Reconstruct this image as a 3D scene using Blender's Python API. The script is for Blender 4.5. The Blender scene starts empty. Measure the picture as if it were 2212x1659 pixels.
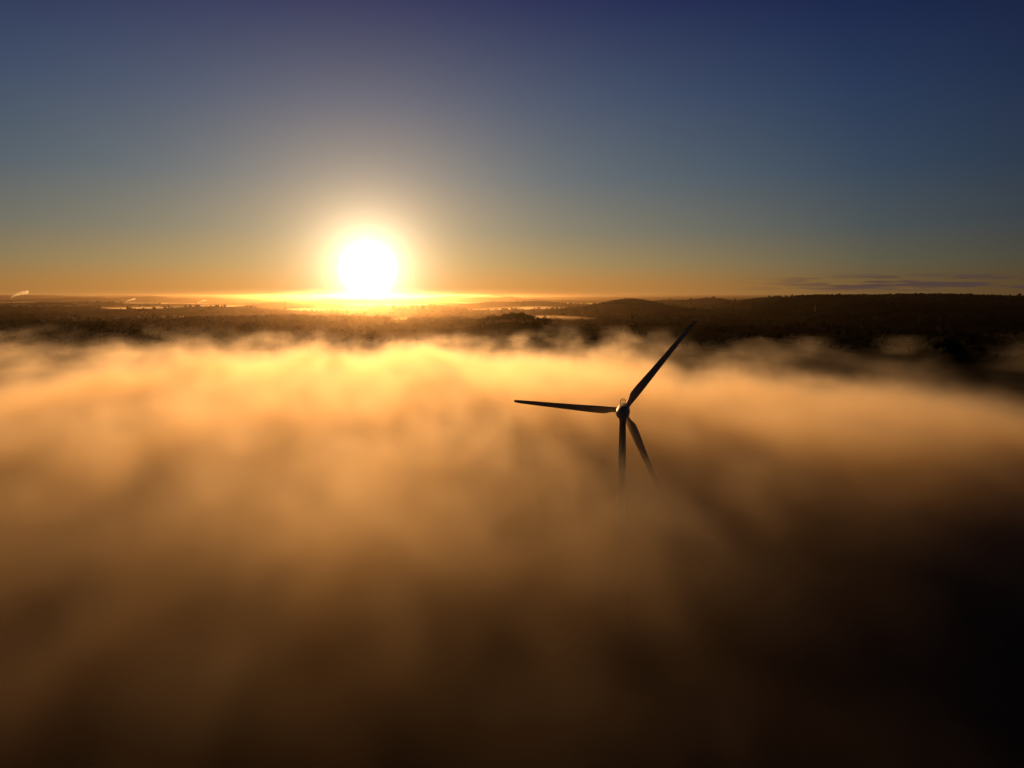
import bpy, bmesh, math, random
import numpy as np
from mathutils import Vector, Matrix, Quaternion
random.seed(7); rng=np.random.default_rng(11)
scene=bpy.context.scene
scene.view_settings.view_transform='Standard'
scene.view_settings.look='None'
scene.view_settings.exposure=0
COL=scene.collection

CAM_H=76.0
SUN_AZ=math.radians(-11.3)      # from +Y towards +X
SUN_EL=math.radians(2.1)
LAMP_EL=math.radians(4.0)
def sdir(az,el): return Vector((math.sin(az)*math.cos(el),math.cos(az)*math.cos(el),math.sin(el)))

# ------------------------------------------------------------ helpers
def link(o,parent=None):
    COL.objects.link(o)
    if parent is not None: o.parent=parent
    return o
def newmat(name):
    m=bpy.data.materials.new(name); m.use_nodes=True
    m.node_tree.nodes.clear()
    return m,m.node_tree
def mesh_np(name,verts,faces,mat=None,smooth=False):
    me=bpy.data.meshes.new(name)
    me.from_pydata([tuple(v) for v in verts],[],[tuple(f) for f in faces])
    if smooth: me.polygons.foreach_set('use_smooth',[True]*len(me.polygons))
    if mat: me.materials.append(mat)
    me.update(); return me
def bm_obj(name,bm,mat,parent=None,smooth=True,loc=None):
    me=bpy.data.meshes.new(name); bm.to_mesh(me); bm.free()
    if smooth: me.polygons.foreach_set('use_smooth',[True]*len(me.polygons))
    me.materials.append(mat)
    o=bpy.data.objects.new(name,me); link(o,parent)
    if loc is not None: o.location=loc
    return o

class NT:
    def __init__(s,nt): s.nt=nt
    def n(s,t,**k):
        nd=s.nt.nodes.new(t)
        for a,b in k.items(): setattr(nd,a,b)
        return nd
    def put(s,sock,v):
        if isinstance(v,bpy.types.NodeSocket): s.nt.links.new(v,sock)
        else: sock.default_value=v
    def m(s,op,a,b=0.0,c=0.0,clamp=False):
        nd=s.n('ShaderNodeMath',operation=op,use_clamp=clamp)
        s.put(nd.inputs[0],a); s.put(nd.inputs[1],b); s.put(nd.inputs[2],c)
        return nd.outputs[0]
    def vm(s,op,a,b=(0,0,0)):
        nd=s.n('ShaderNodeVectorMath',operation=op)
        s.put(nd.inputs[0],a); s.put(nd.inputs[1],b)
        return nd.outputs['Value'] if op in('DOT_PRODUCT','LENGTH') else nd.outputs[0]
    def sm(s,v,a,b,lo=0.0,hi=1.0,kind='SMOOTHSTEP'):
        nd=s.n('ShaderNodeMapRange',interpolation_type=kind)
        s.put(nd.inputs[0],v)
        for i,q in zip((1,2,3,4),(a,b,lo,hi)): s.put(nd.inputs[i],q)
        return nd.outputs[0]
    def ramp(s,fac,stops,interp='LINEAR'):
        nd=s.n('ShaderNodeValToRGB'); cr=nd.color_ramp; cr.interpolation=interp
        while len(cr.elements)>1: cr.elements.remove(cr.elements[-1])
        cr.elements[0].position=stops[0][0]; cr.elements[0].color=(*stops[0][1],1)
        for p,c in stops[1:]:
            e=cr.elements.new(p); e.color=(*c,1)
        s.put(nd.inputs[0],fac); return nd.outputs[0]
    def noise(s,vec,scale,detail=3,rough=.5,dims='3D'):
        nd=s.n('ShaderNodeTexNoise',noise_dimensions=dims)
        s.put(nd.inputs['Vector'],vec); nd.inputs['Scale'].default_value=scale
        nd.inputs['Detail'].default_value=detail; nd.inputs['Roughness'].default_value=rough
        return nd.outputs[0]
    def xyz(s,x,y,z):
        nd=s.n('ShaderNodeCombineXYZ')
        for i,q in enumerate((x,y,z)): s.put(nd.inputs[i],q)
        return nd.outputs[0]
    def sep(s,v):
        nd=s.n('ShaderNodeSeparateXYZ'); s.put(nd.inputs[0],v); return nd.outputs
    def mixc(s,f,a,b,blend='MIX'):
        nd=s.n('ShaderNodeMix',data_type='RGBA',blend_type=blend)
        s.put(nd.inputs[0],f); s.put(nd.inputs[6],a); s.put(nd.inputs[7],b)
        return nd.outputs[2]

# ------------------------------------------------------------ world
w=bpy.data.worlds.new("World"); scene.world=w; w.use_nodes=True
w.node_tree.nodes.clear(); N=NT(w.node_tree)
tc=N.n('ShaderNodeTexCoord'); d=N.vm('NORMALIZE',tc.outputs['Generated'])
sx,sy,sz=N.sep(d)
elev=N.m('MULTIPLY',N.m('ARCSINE',sz),57.2958)
S=sdir(SUN_AZ,SUN_EL)
ang=N.m('MULTIPLY',N.m('ARCCOSINE',N.m('MINIMUM',N.vm('DOT_PRODUCT',d,tuple(S)),0.9999999)),57.2958)
def L(r,g,b):
    f=lambda c:(c/255/12.92 if c<10 else ((c/255+.055)/1.055)**2.4)
    return (f(r),f(g),f(b))
e_stops=[(0,L(110,83,48)),(1.0,L(106,85,53)),(2.5,L(90,87,70)),(5.0,L(70,79,83)),(9,L(51,68,89)),
         (14.5,L(37,54,86)),(21,L(19,31,72)),(30,L(9,15,44)),(50,L(6,11,34))]
base=N.ramp(N.m('DIVIDE',elev,50.0,clamp=True),[(p/50,c) for p,c in e_stops])
F=[(0,(4.0,3.0,1.9)),(11,(3.7,2.75,1.8)),(22,(2.7,2.1,1.5)),(30,(1.85,1.55,1.25)),(38,(1,1,1)),(50,(.5,.5,.6)),(90,(.24,.18,.15)),(180,(.19,.14,.10))]
fr=N.ramp(N.m('DIVIDE',ang,180.0,clamp=True),[(p/180,tuple(v/5 for v in c)) for p,c in F])
skyc=N.mixc(1.0,base,fr,'MULTIPLY')
skyc=N.vm('SCALE',skyc); skyc.node.inputs[3].default_value=5.0
# angular glow of the low sun: sum of smooth exponentials (no hard rings)
def expo(k,col):
    v=N.m('EXPONENT',N.m('MULTIPLY',ang,-1.0/k))
    return N.xyz(N.m('MULTIPLY',v,col[0]),N.m('MULTIPLY',v,col[1]),N.m('MULTIPLY',v,col[2]))
gl=N.vm('ADD',expo(1.5,(4.8,3.8,2.6)),expo(4.6,(1.16,.68,.28)))
core=N.sm(ang,.9,2.35,12.0,0.0)
sumc=N.vm('ADD',N.vm('ADD',skyc,gl),N.xyz(core,N.m('MULTIPLY',core,.93),N.m('MULTIPLY',core,.75)))
# thin streaks of low cloud along the horizon
az=N.m('MULTIPLY',N.m('ARCTAN2',sx,sy),57.2958)
cn=N.noise(N.xyz(N.m('MULTIPLY',az,.22),N.m('MULTIPLY',elev,3.2),0.0),1.0,5,.55)
env=N.m('MULTIPLY',N.sm(az,16,27),N.m('MULTIPLY',N.sm(elev,.25,.6),N.sm(elev,1.75,1.1)))
cm=N.m('MULTIPLY',N.sm(cn,.42,.56),env)
sumc=N.mixc(N.m('MULTIPLY',cm,.75),sumc,(*L(66,52,60),1))
below=N.sm(elev,-1.5,-.1,.08,1.0)
sc=N.n('ShaderNodeVectorMath',operation='SCALE'); N.put(sc.inputs[0],sumc); N.put(sc.inputs[3],below)
st=N.n('ShaderNodeTexSky',sky_type='NISHITA'); st.sun_disc=False
st.sun_elevation=SUN_EL; st.sun_rotation=SUN_AZ; st.altitude=100
bgA=N.n('ShaderNodeBackground'); N.put(bgA.inputs[0],sc.outputs[0]); bgA.inputs[1].default_value=1.0
bgB=N.n('ShaderNodeBackground'); N.put(bgB.inputs[0],st.outputs[0]); bgB.inputs[1].default_value=0.003
ad=N.n('ShaderNodeAddShader'); N.put(ad.inputs[0],bgA.outputs[0]); N.put(ad.inputs[1],bgB.outputs[0])
wo=N.n('ShaderNodeOutputWorld'); N.put(wo.inputs[0],ad.outputs[0])
w.cycles.sampling_method='MANUAL'; w.cycles.sample_map_resolution=1024

# ------------------------------------------------------------ sun
sl=bpy.data.lights.new('sun','SUN'); sl.energy=5.0; sl.angle=math.radians(4.0); sl.color=(1,.465,.145)
so=link(bpy.data.objects.new('sun',sl))
so.rotation_euler=(-sdir(SUN_AZ,LAMP_EL)).to_track_quat('-Z','Y').to_euler()
so.location=(-200,900,200)

# ------------------------------------------------------------ camera
cd=bpy.data.cameras.new('camera'); cam=link(bpy.data.objects.new('camera',cd))
cd.sensor_width=36; cd.lens=25.0; cd.clip_start=.5; cd.clip_end=120000
PITCH=math.radians(7.05)
cam.location=(0,0,CAM_H); cam.rotation_euler=(math.pi/2-PITCH,0,0)
scene.camera=cam

# ------------------------------------------------------------ terrain
waves=[(rng.uniform(0,2*np.pi),rng.uniform(0,2*np.pi)) for _ in range(60)]
def wav(x,y,lam,i0,n=6):
    z=0
    for i in range(n):
        a,p=waves[(i0+i)%60]; l=lam*(1+.35*math.sin(i*2.3+i0))
        z=z+np.sin((x*math.cos(a)+y*math.sin(a))*2*np.pi/l+p+1.3*np.sin((x*math.sin(a)-y*math.cos(a))*2*np.pi/(l*1.7)+p*2))
    return z/math.sqrt(n)
def sst(v,a,b):
    t=np.clip((v-a)/(b-a),0,1); return t*t*(3-2*t)
def gau(x,y,cx,cy,sx,sy,a): return a*np.exp(-((x-cx)/sx)**2-((y-cy)/sy)**2)
RIDGES=[(150,5200,900,190,38),(620,4300,480,160,36),(930,3300,320,140,28),(1130,4700,420,180,46),(1290,3050,260,170,36),
        (430,3000,520,170,26),(760,6500,900,220,46),(1480,5200,620,260,54),(60,3500,500,170,30),(1000,9000,1500,350,60),(300,9500,1800,350,62)]
def H(x,y):
    x=np.asarray(x,float); y=np.asarray(y,float)
    r=np.hypot(x,y); azm=np.arctan2(x,y)
    z=3*wav(x,y,700,0)*sst(r,700,1600)
    z=z+5*wav(x*.6,y*1.2,1500,10)*sst(r,1800,3600)
    z=z+5*wav(x*.45,y*1.3,3000,20)*sst(r,3800,7000)
    z=z+14*np.abs(wav(x*.5,y*1.3,7000,30))*sst(r,9000,15000)
    for (px,cy,sx_,sy_,a_) in RIDGES:
        yw=y+.12*(x-(px-1106)/1536*cy)*math.sin(px)
        z=z+gau(x,yw,(px-1106)/1536*cy,cy,sx_,sy_,a_)*(1+.12*np.sin(x/140.+px)+.08*np.sin(x/57.+2*px))
    # far skyline
    z=z+(60+14*wav(x,y,5000,40)+4*wav(x,y,1500,44))*sst(r,13000,19000)*(1-sst(r,24000,30000))*(1-.75*sst(azm,-.1,.25))
    z=z+gau(x,y,-280,16500,420,900,60)
    # right-hand ridge
    z=z+ (72+1.6*wav(x,y,600,3))*sst(x-0.10*y,560,960)*sst(y,1400,2900)*(1-sst(y,3600,5500))
    z=z+gau(x,y,590,3500,180,500,60)+gau(x,y,400,3300,120,300,12)
    z=z+gau(x,y,945,2650,65,150,11)
    # knoll carrying the trees, and ridges towards the town
    z=z+gau(x,y,5,1500,110,140,19)
    z=z+gau(x,y,-620,1900,520,160,16)+gau(x,y,-1200,1500,500,200,12)
    return z
rs=np.concatenate([[0],np.geomspace(25,60000,420)])
th=np.concatenate([np.linspace(-.85,.85,560),np.linspace(.85,2*np.pi-.85,80)[1:-1]])
T=len(th)
Fc=[]
X=np.outer(rs[1:],np.sin(th)); Y=np.outer(rs[1:],np.cos(th)); Z=H(X,Y)
verts=np.vstack([[0,0,float(H(0,0))],np.stack([X.ravel(),Y.ravel(),Z.ravel()],1)])
for j in range(T):
    Fc.append((0,1+(j+1)%T,1+j))
idx=1+np.arange((len(rs)-1)*T).reshape(-1,T)
a=idx[:-1];b=np.roll(idx,-1,1)[:-1];c=np.roll(idx,-1,1)[1:];dd=idx[1:]
Fc+=np.stack([a,b,c,dd],-1).reshape(-1,4).tolist()
gm,nt=newmat('farmland'); N=NT(nt)
geo=N.n('ShaderNodeNewGeometry'); P=geo.outputs['Position']
vor=N.n('ShaderNodeTexVoronoi'); N.put(vor.inputs['Vector'],N.vm('MULTIPLY',P,(1,.7,0))); vor.inputs['Scale'].default_value=.0045
fc=N.ramp(N.sep(vor.outputs['Color'])[0],[(0,(.010,.012,.006)),(.35,(.020,.023,.010)),(.6,(.032,.030,.014)),(.8,(.016,.019,.008)),(1,(.05,.045,.022))],'CONSTANT')
nn=N.noise(P,.02,6,.6)
fc=N.mixc(N.sm(nn,.35,.7,0,.6),fc,(.009,.010,.005,1))
bs=N.n('ShaderNodeBsdfPrincipled'); N.put(bs.inputs['Base Color'],fc); bs.inputs['Roughness'].default_value=1.0
bs.inputs['Specular IOR Level'].default_value=0.0
bp=N.n('ShaderNodeBump'); bp.inputs['Strength'].default_value=.4; bp.inputs['Distance'].default_value=2.0
N.put(bp.inputs['Height'],N.noise(P,.05,4,.5)); N.put(bs.inputs['Normal'],bp.outputs[0])
o=N.n('ShaderNodeOutputMaterial'); N.put(o.inputs[0],bs.outputs[0])
ground=link(bpy.data.objects.new('ground',mesh_np('ground',verts,Fc,gm,True)))
ground['kind']='structure'; ground['label']='rolling dark farmland with fields, ridges and far hills'; ground['category']='ground'
bm=bmesh.new(); bm.from_mesh(ground.data); bmesh.ops.recalc_face_normals(bm,faces=bm.faces)
if sum(f.normal.z for f in list(bm.faces)[:50])<0: bmesh.ops.reverse_faces(bm,faces=bm.faces)
bm.to_mesh(ground.data); bm.free()

# ------------------------------------------------------------ foliage
fm,nt=newmat('foliage'); N=NT(nt)
geo=N.n('ShaderNodeNewGeometry')
cc=N.ramp(N.noise(geo.outputs['Position'],.15,3),[(.3,(.014,.018,.008)),(.7,(.04,.045,.018))])
bs=N.n('ShaderNodeBsdfPrincipled'); N.put(bs.inputs['Base Color'],cc); bs.inputs['Roughness'].default_value=1.0
bs.inputs['Specular IOR Level'].default_value=0.0
o=N.n('ShaderNodeOutputMaterial'); N.put(o.inputs[0],bs.outputs[0])
bk,nt=newmat('bark'); N=NT(nt)
geo=N.n('ShaderNodeNewGeometry')
cc=N.ramp(N.noise(geo.outputs['Position'],2.0,4),[(.3,(.03,.022,.015)),(.7,(.08,.06,.04))])
bs=N.n('ShaderNodeBsdfPrincipled'); N.put(bs.inputs['Base Color'],cc); bs.inputs['Roughness'].default_value=.95
o=N.n('ShaderNodeOutputMaterial'); N.put(o.inputs[0],bs.outputs[0])

b=bmesh.new(); bmesh.ops.create_icosphere(b,subdivisions=1,radius=1)
iv=np.array([v.co[:] for v in b.verts]); 
b2=bmesh.new(); bmesh.ops.create_icosphere(b2,subdivisions=2,radius=1)
iv2=np.array([v.co[:] for v in b2.verts]); if2=np.array([[v.index for v in f.verts] for f in b2.faces]); b2.free()
iff=np.array([[v.index for v in f.verts] for f in b.faces]); b.free()
def blob(c,r,sq=.8,tmpl=0):
    base=iv if tmpl==0 else iv2
    v=base*(1+rng.uniform(-.3,.3,(len(base),1)))
    return v*np.array([r,r,r*sq])+np.array(c), (iff if tmpl==0 else if2)
def join(parts):
    vs=[];fs=[];n=0
    for v,f in parts:
        vs.append(v); fs.append(f+n); n+=len(v)
    return np.vstack(vs),np.vstack(fs)
def wood(name,pts,label,rr=(3.0,5.2)):
    parts=[]
    xs=np.array([p[0] for p in pts]); ys=np.array([p[1] for p in pts]); zs=H(xs,ys)
    for (x,y,s),z in zip(pts,zs):
        R=rng.uniform(*rr)*s
        hgt=R*rng.uniform(1.0,1.6)
        parts.append(blob((x,y,z+hgt*.5),R*1.2,.9))
        parts.append(blob((x+rng.uniform(-.6,.6)*R,y+rng.uniform(-.6,.6)*R,z+hgt),R*.65,.9))
    v,f=join(parts)
    o=link(bpy.data.objects.new(name,mesh_np(name,v,f,fm)))
    o['kind']='stuff'; o['label']=label; o['category']='woodland'
    return o
def scatter(n,r0,r1,th0,th1,fn):
    out=[]
    r=np.exp(rng.uniform(math.log(r0),math.log(r1),n)); t=rng.uniform(th0,th1,n)
    x=r*np.sin(t); y=r*np.cos(t)
    k=fn(x,y)
    for xx,yy,rrr in zip(x[k],y[k],r[k]): out.append((xx,yy,1+ (rrr/6000)*.3))
    return out
hedge=lambda x,y: (np.abs(wav(x,y,620,5))<.03)|(np.abs(wav(x,y,1000,15))<.03)|(wav(x,y,1300,25)>1.1)
pts=scatter(60000,1050,6000,-.75,.75,hedge)[:7000]
wood('woodland',pts,'dark hedgerows and copses spread over the hazy farmland')
pts=[]
for i in range(2600):
    t=rng.uniform(.33,.75); y=rng.uniform(2750,3150); x=y*math.tan(t)
    pts.append((x,y,.85))
for i in range(260):
    pts.append((945+rng.normal(0,40),2650+rng.normal(0,60),1.1))
for i in range(500):
    pts.append((590+rng.normal(0,200),3500+rng.normal(0,180),.9))
wood('ridge_wood',pts,'dense dark wood running along the hilltop ridge')
pts=[]
for i in range(1700):
    x=rng.uniform(-1300,-80); y=1880+rng.normal(0,50)+.05*x
    if wav(x,y,300,33)>-.5: pts.append((x,y,1.15))
for i in range(1500):
    x=rng.uniform(-1400,-400); y=1350+rng.normal(0,130)
    if wav(x,y,260,35)>-.1: pts.append((x,y,.9))
wood('shelterbelt',pts,'dark belt of trees along a low ridge above the fog')

# individual broadleaf trees on the knoll
def make_tree():
    bm=bmesh.new()
    def limb(p0,p1,r0,r1):
        q=(p1-p0); L_=q.length
        ret=bmesh.ops.create_cone(bm,cap_ends=True,segments=7,radius1=r0,radius2=r1,depth=L_)
        M=Matrix.Translation((p0+p1)/2)@q.to_track_quat('Z','Y').to_matrix().to_4x4()
        bmesh.ops.transform(bm,matrix=M,verts=ret['verts'])
    top=Vector((0,0,5)); limb(Vector((0,0,-.6)),top,.5,.33)
    ends=[]
    for i in range(7):
        a=i*2.4; e=Vector((math.cos(a)*random.uniform(2,3.8),math.sin(a)*random.uniform(2,3.8),random.uniform(7,11)))
        limb(top-Vector((0,0,random.uniform(0,1.5))),e,.22,.06); ends.append(e)
    ends.append(Vector((0,0,11))); limb(top,ends[-1],.3,.06)
    tm=bpy.data.meshes.new('trunk'); bm.to_mesh(tm); bm.free(); tm.materials.append(bk)
    vs=[];fs=[]
    for e in ends:
        for k in range(110):
            dv=rng.normal(0,1,3); dv/=np.linalg.norm(dv); rr=rng.uniform(.35,1)**.5*2.6
            c=np.array(e)+dv*rr*np.array([1,1,.8]); s=rng.uniform(.3,.65)
            u=rng.normal(0,1,3); u/=np.linalg.norm(u); v=np.cross(u,dv); v/=np.linalg.norm(v)+1e-6
            n=len(vs); vs+= [c-u*s,c+v*s*.7,c+u*s,c-v*s*.7]; fs.append((n,n+1,n+2,n+3))
    return tm,mesh_np('crown',vs,fs,fm)
tmpl=[make_tree() for _ in range(4)]
for i in range(44):
    x=rng.uniform(-68,78); y=1495+rng.normal(0,28); s=rng.uniform(1.2,1.8)*(1-.35*abs(x-5)/75)
    t=bpy.data.objects.new('broadleaf_tree',None); link(t)
    t.location=(x,y,float(H(x,y))-.1); t.rotation_euler=(0,0,rng.uniform(0,6.28)); t.scale=(s*1.15,s*1.15,s)
    t['label']='dark rounded broadleaf tree on a small grassy knoll'; t['category']='tree'; t['group']='trees on the knoll'
    tm,cm_=tmpl[i%4]
    link(bpy.data.objects.new('trunk',tm),t); link(bpy.data.objects.new('crown',cm_),t)

# ------------------------------------------------------------ wind turbine
pm,nt=newmat('turbine_paint'); N=NT(nt)
geo=N.n('ShaderNodeNewGeometry')
cc=N.ramp(N.noise(geo.outputs['Position'],.8,5,.6),[(.3,(.62,.56,.49)),(.7,(.78,.72,.64))])
bs=N.n('ShaderNodeBsdfPrincipled'); N.put(bs.inputs['Base Color'],cc)
N.put(bs.inputs['Roughness'],N.sm(N.noise(geo.outputs['Position'],3,3),.3,.7,.5,.7))
bs.inputs['Specular IOR Level'].default_value=.4
o=N.n('ShaderNodeOutputMaterial'); N.put(o.inputs[0],bs.outputs[0])
mm,nt=newmat('galvanised_steel'); N=NT(nt)
bs=N.n('ShaderNodeBsdfPrincipled'); geo=N.n('ShaderNodeNewGeometry')
N.put(bs.inputs['Base Color'],N.ramp(N.noise(geo.outputs['Position'],6,3),[(.3,(.10,.09,.08)),(.7,(.17,.16,.15))])); bs.inputs['Roughness'].default_value=.75
bs.inputs['Specular IOR Level'].default_value=.1
o=N.n('ShaderNodeOutputMaterial'); N.put(o.inputs[0],bs.outputs[0])

def revolve(prof,seg=40,axis='Z'):
    bm=bmesh.new(); rings=[]
    for (r,z) in prof:
        ring=[]
        if r<1e-4: ring=[bm.verts.new((0,0,z))]
        else:
            for i in range(seg):
                a=2*math.pi*i/seg; ring.append(bm.verts.new((r*math.cos(a),r*math.sin(a),z)))
        rings.append(ring)
    for A,B in zip(rings,rings[1:]):
        for i in range(seg):
            j=(i+1)%seg
            if len(A)==1: bm.faces.new((A[0],B[j],B[i]))
            elif len(B)==1: bm.faces.new((A[i],A[j],B[0]))
            else: bm.faces.new((A[i],A[j],B[j],B[i]))
    bmesh.ops.recalc_face_normals(bm,faces=bm.faces)
    return bm
hub=Vector((25.1,158.3,50.5)) 
c2=Vector((-hub.x,-hub.y,0)).normalized(); r2=Vector((-c2.y,c2.x,0)).normalized()
if r2.x<0: r2=-r2
phi=math.radians(2.0)
ax=(-c2*math.cos(phi)+r2*math.sin(phi)).normalized()     # rotor faces away, towards the sunrise
tower_xy=hub-ax*3.2; gz=float(H(tower_xy.x,tower_xy.y))
turb=link(bpy.data.objects.new('wind_turbine',None)); turb.location=(tower_xy.x,tower_xy.y,gz)
turb.rotation_euler=(0,0,math.atan2(ax.y,ax.x))   # local +X = rotor axis
turb['label']='grey three-bladed wind turbine rising out of golden fog'; turb['category']='wind turbine'
hz=hub.z-gz
th_=hz-1.5
prof=[(0,0),(2.0,0),(2.0,.4),(1.55,.5)]+[(1.55-.83*(z/th_),z) for z in np.linspace(1,th_-.3,12)]+[(.86,th_-.25),(.86,th_+.2),(0,th_+.2)]
tower=bm_obj('tower',revolve(prof),pm,turb)
bm=revolve([(0,-3.3),(.45,-3.22),(.88,-2.9),(1.2,-2.3),(1.40,-1.5),(1.51,-.5),(1.54,.4),(1.52,1.2),(1.48,1.75),(0,1.75)],40)
bmesh.ops.transform(bm,matrix=Matrix.Rotation(math.pi/2,4,'Y'),verts=bm.verts)
nac=bm_obj('nacelle',bm,pm,turb,loc=(0,0,hz))
def tube(bm,pts,r,seg=8):
    rings=[]
    n=len(pts)
    for i,p in enumerate(pts):
        a=pts[max(0,i-1)];b=pts[min(n-1,i+1)]
        q=(b-a).to_track_quat('Z','Y')
        rings.append([bm.verts.new(p+q@Vector((r*math.cos(2*math.pi*k/seg),r*math.sin(2*math.pi*k/seg),0))) for k in range(seg)])
    for A,B in zip(rings,rings[1:]):
        for k in range(seg): bm.faces.new((A[k],A[(k+1)%seg],B[(k+1)%seg],B[k]))
    bm.faces.new(rings[0][::-1]); bm.faces.new(rings[-1])
bm=bmesh.new()
pts=[Vector((0,-.5,-.4)),Vector((0,-.5,1.1))]+[Vector((0,-.5*math.cos(t),1.1+.5*math.sin(t))) for t in np.linspace(.2,math.pi-.2,12)]+[Vector((0,.5,1.1)),Vector((0,.5,-.4))]
tube(bm,pts,.08)
tube(bm,[Vector((0,-.5,.65)),Vector((0,.5,.65))],.05)
tube(bm,[Vector((0,0,.65)),Vector((0,0,1.2))],.05)
for s in(-.22,0,.22):
    r_=bmesh.ops.create_uvsphere(bm,u_segments=8,v_segments=6,radius=.09); bmesh.ops.translate(bm,verts=r_['verts'],vec=(0,s,1.22))
mast=bm_obj('anemometer_mast',bm,mm,nac,loc=(-.6,0,1.50))
bm=revolve([(0,1.95),(.35,1.90),(.8,1.7),(1.1,1.35),(1.33,.85),(1.43,.3),(1.48,-.4),(1.48,-1.35),(0,-1.35)],40)
bmesh.ops.transform(bm,matrix=Matrix.Rotation(math.pi/2,4,'Y'),verts=bm.verts)
hubo=bm_obj('rotor_hub',bm,pm,turb,loc=(3.2,0,hz))
hubo.rotation_euler=(0,math.radians(-4),0)
R=25.2
def blade_bm():
    bm=bmesh.new(); rings=[]; M=28; NS=34
    for i in range(NS):
        s=i/(NS-1); r=1.2+(R-1.2)*s
        rootf=1-sst(s,.02,.13)
        chord=.92*float(np.interp(s,[0,.03,.07,.12,.2,.35,.6,.85,.96,1],[1.1,1.3,1.8,2.15,2.1,1.75,1.3,1.0,.82,.55]))
        tk=float(np.interp(s,[0,.05,.12,.25,.5,1],[1.05,.98,.7,.42,.24,.12]))
        tw=math.radians(float(np.interp(s,[0,.12,.3,.6,1],[26,24,14,6,2])))
        pre=-.15+.9*s*s
        ring=[]
        for k in range(M):
            a=2*math.pi*k/M
            cx,cy=math.cos(a),math.sin(a)
            circ=(-cx*.6,cy*.6)
            xc=(1-cx)/2
            yt=5*(.2969*math.sqrt(xc)-.126*xc-.3516*xc**2+.2843*xc**3-.1015*xc**4)
            u=(xc-.32)*chord; v=(1 if cy>=0 else -1)*yt*tk
            U=circ[0]*rootf+u*(1-rootf); W=circ[1]*rootf+v*(1-rootf)
            y=U*math.cos(tw)-W*math.sin(tw); x=U*math.sin(tw)+W*math.cos(tw)
            ring.append(bm.verts.new((x+pre,y,r)))
        rings.append(ring)
    for A,B in zip(rings,rings[1:]):
        for k in range(M): bm.faces.new((A[k],A[(k+1)%M],B[(k+1)%M],B[k]))
    bm.faces.new(rings[0][::-1]); bm.faces.new(rings[-1])
    bmesh.ops.recalc_face_normals(bm,faces=bm.faces)
    return bm
bmx=blade_bm(); bme=bpy.data.meshes.new('blade'); bmx.to_mesh(bme); bmx.free(); bme.materials.append(pm)
bme.polygons.foreach_set('use_smooth',[True]*len(bme.polygons))
for a in (53.0,177.0,293.8):
    bo=bpy.data.objects.new('blade',bme); link(bo,hubo)
    bo.rotation_euler=(math.radians(90-a),0,0)

# ------------------------------------------------------------ town far away
wm,nt=newmat('pale_cladding'); N=NT(nt)
geo=N.n('ShaderNodeNewGeometry'); bs=N.n('ShaderNodeBsdfPrincipled')
N.put(bs.inputs['Base Color'],N.ramp(N.noise(geo.outputs['Position'],.3,3),[(.3,(.4,.38,.35)),(.7,(.6,.58,.55))])); bs.inputs['Roughness'].default_value=.6
o=N.n('ShaderNodeOutputMaterial'); N.put(o.inputs[0],bs.outputs[0])
rm,nt=newmat('roof_sheet'); N=NT(nt)
geo=N.n('ShaderNodeNewGeometry'); bs=N.n('ShaderNodeBsdfPrincipled')
N.put(bs.inputs['Base Color'],N.ramp(N.noise(geo.outputs['Position'],.4,3),[(.3,(.12,.10,.09)),(.7,(.22,.18,.16))])); bs.inputs['Roughness'].default_value=.5
o=N.n('ShaderNodeOutputMaterial'); N.put(o.inputs[0],bs.outputs[0])
def building(name,x,y,wd,dp,ht,rot,label,cat,group):
    bm=bmesh.new()
    hw,hd=wd/2,dp/2; rh=dp*.28
    v=[bm.verts.new(p) for p in [(-hw,-hd,-3),(hw,-hd,-3),(hw,hd,-3),(-hw,hd,-3),(-hw,-hd,ht),(hw,-hd,ht),(hw,hd,ht),(-hw,hd,ht),(-hw,0,ht+rh),(hw,0,ht+rh)]]
    for f in [(0,1,5,4),(1,2,6,9,5),(2,3,7,6),(3,0,4,8,7),(3,2,1,0)]: bm.faces.new([v[i] for i in f])
    f1=bm.faces.new([v[i] for i in (4,5,9,8)]); f2=bm.faces.new([v[i] for i in (6,7,8,9)])
    f1.material_index=1; f2.material_index=1
    me=bpy.data.meshes.new(name); bm.to_mesh(me); bm.free(); me.materials.append(wm); me.materials.append(rm)
    o=link(bpy.data.objects.new(name,me)); o.location=(x,y,float(H(x,y))); o.rotation_euler=(0,0,rot)
    o['label']=label; o['category']=cat; o['group']=group
for px,w_,h_,yy in [(30,110,18,4850),(62,150,14,4900),(92,90,12,4800),(120,130,16,4880),(150,120,10,4820),(330,100,10,4900),(190,70,9,4780)]:
    building('factory_building',(px-1106)/1536*yy,yy,w_,45,h_,.1*math.sin(px),'pale industrial shed on the misty edge of town','factory','industrial sheds at the edge of town')
for i in range(26):
    yy=rng.uniform(1700,2500); px=rng.uniform(60,560)
    building('house',(px-1106)/1536*yy,yy,11,8,5.5,rng.uniform(0,3.14),'small house with a dark pitched roof among trees','house','houses among the trees')
stack_pts=[]
for px,yy,hh in [(32,4950,48),(277,4600,26),(430,4300,22)]:
    x=(px-1106)/1536*yy; r0=hh*.055
    o=bm_obj('chimney_stack',revolve([(0,-3),(r0,-3),(r0*.6,hh),(r0*.72,hh),(r0*.72,hh+1.5),(r0*.45,hh+1.5),(0,hh+.5)],16),wm,loc=(x,yy,float(H(x,yy))))
    o['label']='tall tapered chimney stack with steam drifting from it'; o['category']='chimney'
    stack_pts.append((x,yy,float(H(x,yy))+hh,hh))
yy=2300; x=(1757-1106)/1536*yy
o=bm_obj('radio_mast',revolve([(0,-1),(.8,-1),(.8,0),(.55,.2),(.3,24),(.3,24.5),(.08,24.6),(.06,28),(0,28)],10),wm,loc=(x,yy,float(H(x,yy))))
o['label']='slim pale mast standing on a dark hillside'; o['category']='mast'

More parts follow.
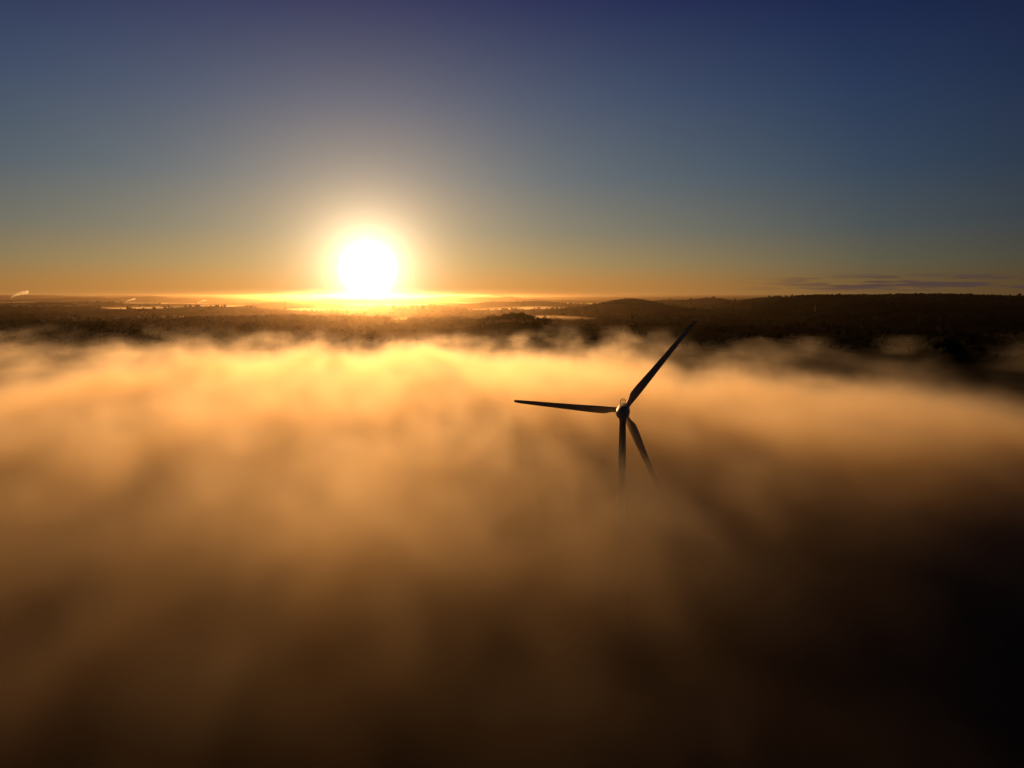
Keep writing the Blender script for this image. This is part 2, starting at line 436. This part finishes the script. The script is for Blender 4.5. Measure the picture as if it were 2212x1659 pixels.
# ------------------------------------------------------------ air: haze, mist, steam, fog
def volmat(name,dens,scol,absr,g,step=None):
    m,nt=newmat(name); N=NT(nt)
    s=N.n('ShaderNodeVolumeScatter'); s.inputs['Color'].default_value=(*scol,1); s.inputs['Density'].default_value=dens; s.inputs['Anisotropy'].default_value=g
    o=N.n('ShaderNodeOutputMaterial')
    if absr>0:
        a=N.n('ShaderNodeVolumeAbsorption'); a.inputs['Color'].default_value=(0,0,0,1); a.inputs['Density'].default_value=absr
        ad=N.n('ShaderNodeAddShader'); N.put(ad.inputs[0],s.outputs[0]); N.put(ad.inputs[1],a.outputs[0]); N.put(o.inputs['Volume'],ad.outputs[0])
    else: N.put(o.inputs['Volume'],s.outputs[0])
    return m
def hazebox(y0,y1,ztop,mat,label):
    bm=bmesh.new(); bmesh.ops.create_cube(bm,size=1)
    bmesh.ops.transform(bm,matrix=Matrix.Translation((0,(y0+y1)/2,ztop/2-20))@Matrix.Diagonal((70000,y1-y0,ztop+40,1)),verts=bm.verts)
    o=bm_obj('haze',bm,mat,smooth=False); o['kind']='stuff'; o['label']=label; o['category']='haze'
hazebox(1000,4000,88,volmat('near_haze_air',1/34000,(1,.78,.50),0,.93),'faint golden haze over the nearer farmland')
hazebox(4001,42000,88,volmat('far_haze_air',1/42000,(1,.74,.44),1/20000,.92),'golden morning haze over the distant country')

mistm=volmat('valley_mist_air',.0008,(1,.80,.55),0,.72)
parts=[]
def pancake(cx,cy,rx,ry,th_):
    n=36; ph=rng.uniform(0,6.28,4)
    ring=[]
    for i in range(n):
        a=2*math.pi*i/n; k=1+.22*math.sin(2*a+ph[0])+.14*math.sin(3*a+ph[1])+.12*math.sin(5*a+ph[2])+.07*math.sin(9*a+ph[3])
        ring.append((cx+rx*k*math.cos(a),cy+ry*k*math.sin(a)))
    z0=float(H(cx,cy))-4
    v=[(x,y,z0+2) for x,y in ring]+[(cx+(x-cx)*.7,cy+(y-cy)*.7,z0+2+th_*.6) for x,y in ring]+[(cx+(x-cx)*.35,cy+(y-cy)*.35,z0+2+th_*.92) for x,y in ring]+[(cx,cy,z0+2+th_),(cx,cy,z0-6)]
    f=[]
    for i in range(n):
        j=(i+1)%n
        f+=[(i,j,n+j),(i,n+j,n+i),(n+i,n+j,2*n+j),(n+i,2*n+j,2*n+i),(2*n+i,2*n+j,3*n),(j,i,3*n+1)]
    return np.array(v),np.array(f)
for px,yy,rx,ry,t_ in [(640,7300,700,400,18),(300,6900,800,350,18),(1260,5600,400,260,20),(1130,7600,700,400,18),(900,7900,900,400,18),(520,5100,600,280,16),(860,5000,480,260,16),(1420,7000,700,400,20),(100,7800,700,300,18),(700,3650,420,200,16),(1150,3850,300,200,18),(330,3900,500,240,16),(830,2450,300,160,11),(1180,2500,220,140,11)]:
    parts.append(pancake((px-1106)/1536*yy,yy,rx,ry,t_))
v,f=join(parts)
mo=link(bpy.data.objects.new('valley_mist',mesh_np('valley_mist',v,f,mistm,True)))
mo['kind']='stuff'; mo['label']='thin pale bands of mist lying in far valleys'; mo['category']='mist'

stm=volmat('steam_air',.03,(1,.97,.93),0,.6)
for (x,y,z,hh) in stack_pts:
    parts=[]
    for i in range(9):
        t=i/8; s=hh/50
        v,f=blob((x+(110*t**1.4)*s+rng.uniform(-3,3)*s,y,z+4*s+(45*t**.7)*s),(5+13*t)*s,.75,1)
        parts.append((v,f))
    v,f=join(parts)
    p=link(bpy.data.objects.new('steam_plume',mesh_np('steam_plume',v,f,stm,True)))
    p['kind']='stuff'; p['label']='pale steam drifting from a chimney stack'; p['category']='steam'

# fog bank, density baked to a grid by geometry nodes
fogm,nt=newmat('fog_air'); N=NT(nt)
s=N.n('ShaderNodeVolumeScatter'); s.inputs['Anisotropy'].default_value=.59; s.inputs['Color'].default_value=(1.0,1.0,1.0,1)
at=N.n('ShaderNodeAttribute'); at.attribute_name='density'; N.put(s.inputs['Density'],at.outputs['Fac'])
ab=N.n('ShaderNodeVolumeAbsorption'); ab.inputs['Color'].default_value=(1,.87,.53,1); N.put(ab.inputs['Density'],at.outputs['Fac'])
ad=N.n('ShaderNodeAddShader'); N.put(ad.inputs[0],s.outputs[0]); N.put(ad.inputs[1],ab.outputs[0])
o=N.n('ShaderNodeOutputMaterial'); N.put(o.inputs['Volume'],ad.outputs[0])
fogm.cycles.volume_step_rate=5.5
fogm.cycles.volume_sampling='DISTANCE'
ng=bpy.data.node_groups.new('fog_bank','GeometryNodeTree')
ng.interface.new_socket('Geometry',in_out='INPUT',socket_type='NodeSocketGeometry')
ng.interface.new_socket('Geometry',in_out='OUTPUT',socket_type='NodeSocketGeometry')
N=NT(ng)
P=N.n('GeometryNodeInputPosition').outputs[0]
px_,py_,pz_=N.sep(P)
ca,sa=math.cos(SUN_AZ),math.sin(SUN_AZ)
across=N.m('SUBTRACT',N.m('MULTIPLY',px_,ca),N.m('MULTIPLY',py_,sa))
along=N.m('ADD',N.m('MULTIPLY',px_,sa),N.m('MULTIPLY',py_,ca))
flat=N.xyz(px_,py_,0.0)
low=N.noise(flat,.006,2,.5)
strk=N.xyz(across,N.m('MULTIPLY',along,.40),N.m('MULTIPLY',pz_,.8))
mid=N.noise(N.vm('ADD',strk,(300,100,40)),.024,3,.5)
fine=N.noise(N.xyz(across,N.m('MULTIPLY',along,.45),N.m('MULTIPLY',pz_,.9)),.10,4,.72)
wsp=N.noise(N.xyz(px_,N.m('MULTIPLY',py_,.4),N.m('MULTIPLY',pz_,1.6)),.022,5,.66)
far=N.sm(py_,240,480)
dx=N.m('ADD',px_,110.0)
side=N.m('MAXIMUM',N.m('MULTIPLY',dx,.62),N.m('MULTIPLY',dx,-1.7))
yend=N.m('ADD',N.m('SUBTRACT',700.0,side),N.m('MULTIPLY',N.m('SUBTRACT',low,.5),420.0))
yend=N.m('ADD',yend,N.m('MULTIPLY',N.m('SUBTRACT',mid,.5),320.0))
edge=N.sm(N.m('SUBTRACT',yend,py_),-220,340)
rgt=N.sm(N.m('SUBTRACT',px_,N.m('MULTIPLY',py_,.12)),30,260)
htop=N.m('ADD',N.m('ADD',45.5,N.m('MULTIPLY',N.m('SUBTRACT',low,.5),N.m('ADD',12.0,N.m('MULTIPLY',far,14.0)))),N.m('MULTIPLY',N.m('SUBTRACT',mid,.5),13.0))
# away from the middle the far bank sits lower
htop=N.m('SUBTRACT',htop,N.m('MULTIPLY',N.sm(py_,150,420),N.m('MULTIPLY',N.m('MAXIMUM',N.m('SUBTRACT',N.m('ABSOLUTE',N.m('ADD',px_,60.0)),60.0),0.0),.030)))
# bank lowered on the near and right side, shaped to lie in shade
yy_=N.m('SUBTRACT',py_,N.m('MAXIMUM',N.m('MULTIPLY',N.m('ADD',px_,10.0),.80),N.m('MULTIPLY',N.m('ADD',px_,30.0),-.24)))
drop=N.sm(yy_,98.0,2.0,0.0,21.0)
rr2=N.m('ADD',N.m('POWER',N.m('DIVIDE',N.m('SUBTRACT',px_,30.0),34.0),2.0),N.m('POWER',N.m('DIVIDE',N.m('SUBTRACT',py_,132.0),52.0),2.0))
dipw=N.m('EXPONENT',N.m('MULTIPLY',-1.0,rr2))
htop=N.m('SUBTRACT',N.m('SUBTRACT',N.m('SUBTRACT',htop,drop),N.m('MULTIPLY',dipw,7.5)),N.m('ADD',N.m('MULTIPLY',far,3.0),N.m('MULTIPLY',rgt,7.0)))
h=N.m('SUBTRACT',htop,pz_)
h=N.m('ADD',h,N.m('MULTIPLY',N.m('SUBTRACT',fine,.5),N.m('ADD',27.0,N.m('MULTIPLY',far,8.0))))
h=N.m('SUBTRACT',h,N.m('MULTIPLY',N.m('SUBTRACT',1.0,edge),34.0))
dens=N.m('MULTIPLY',N.m('POWER',N.sm(h,-8.0,27.0,0,1,'LINEAR'),2.2),.13)
dens=N.m('MULTIPLY',dens,N.m('ADD',.05,N.m('MULTIPLY',N.m('POWER',edge,2.0),.95)))
dens=N.m('MULTIPLY',dens,N.m('SUBTRACT',1.0,N.m('ADD',N.m('MULTIPLY',dipw,.48),N.m('MULTIPLY',rgt,.42))))
veil=N.m('MULTIPLY',N.m('MULTIPLY',N.sm(wsp,.48,.78),N.sm(pz_,50,26)),N.m('MULTIPLY',N.sm(py_,240,420),N.sm(px_,260,60,.002,.008)))
dens=N.m('ADD',dens,veil)
xm=N.m('MULTIPLY',N.sm(px_,-640,-560),N.sm(px_,640,560))
ym=N.m('MULTIPLY',N.sm(py_,-40,-10),N.sm(py_,850,740))
dens=N.m('MULTIPLY',dens,N.m('MULTIPLY',xm,ym))
vc=N.n('GeometryNodeVolumeCube')
N.put(vc.inputs['Density'],dens)
vc.inputs['Min'].default_value=(-640,-40,14); vc.inputs['Max'].default_value=(640,850,62)
vc.inputs['Resolution X'].default_value=400; vc.inputs['Resolution Y'].default_value=278; vc.inputs['Resolution Z'].default_value=18
smn=N.n('GeometryNodeSetMaterial'); N.put(smn.inputs['Geometry'],vc.outputs[0]); smn.inputs['Material'].default_value=fogm
go=N.n('NodeGroupOutput'); N.put(go.inputs[0],smn.outputs[0])
vd=bpy.data.volumes.new('fog'); fog=link(bpy.data.objects.new('fog',vd)); vd.materials.append(fogm)
md=fog.modifiers.new('fog_bank','NODES'); md.node_group=ng
fog['kind']='stuff'; fog['label']='thick golden fog bank with wispy billowing top'; fog['category']='fog'
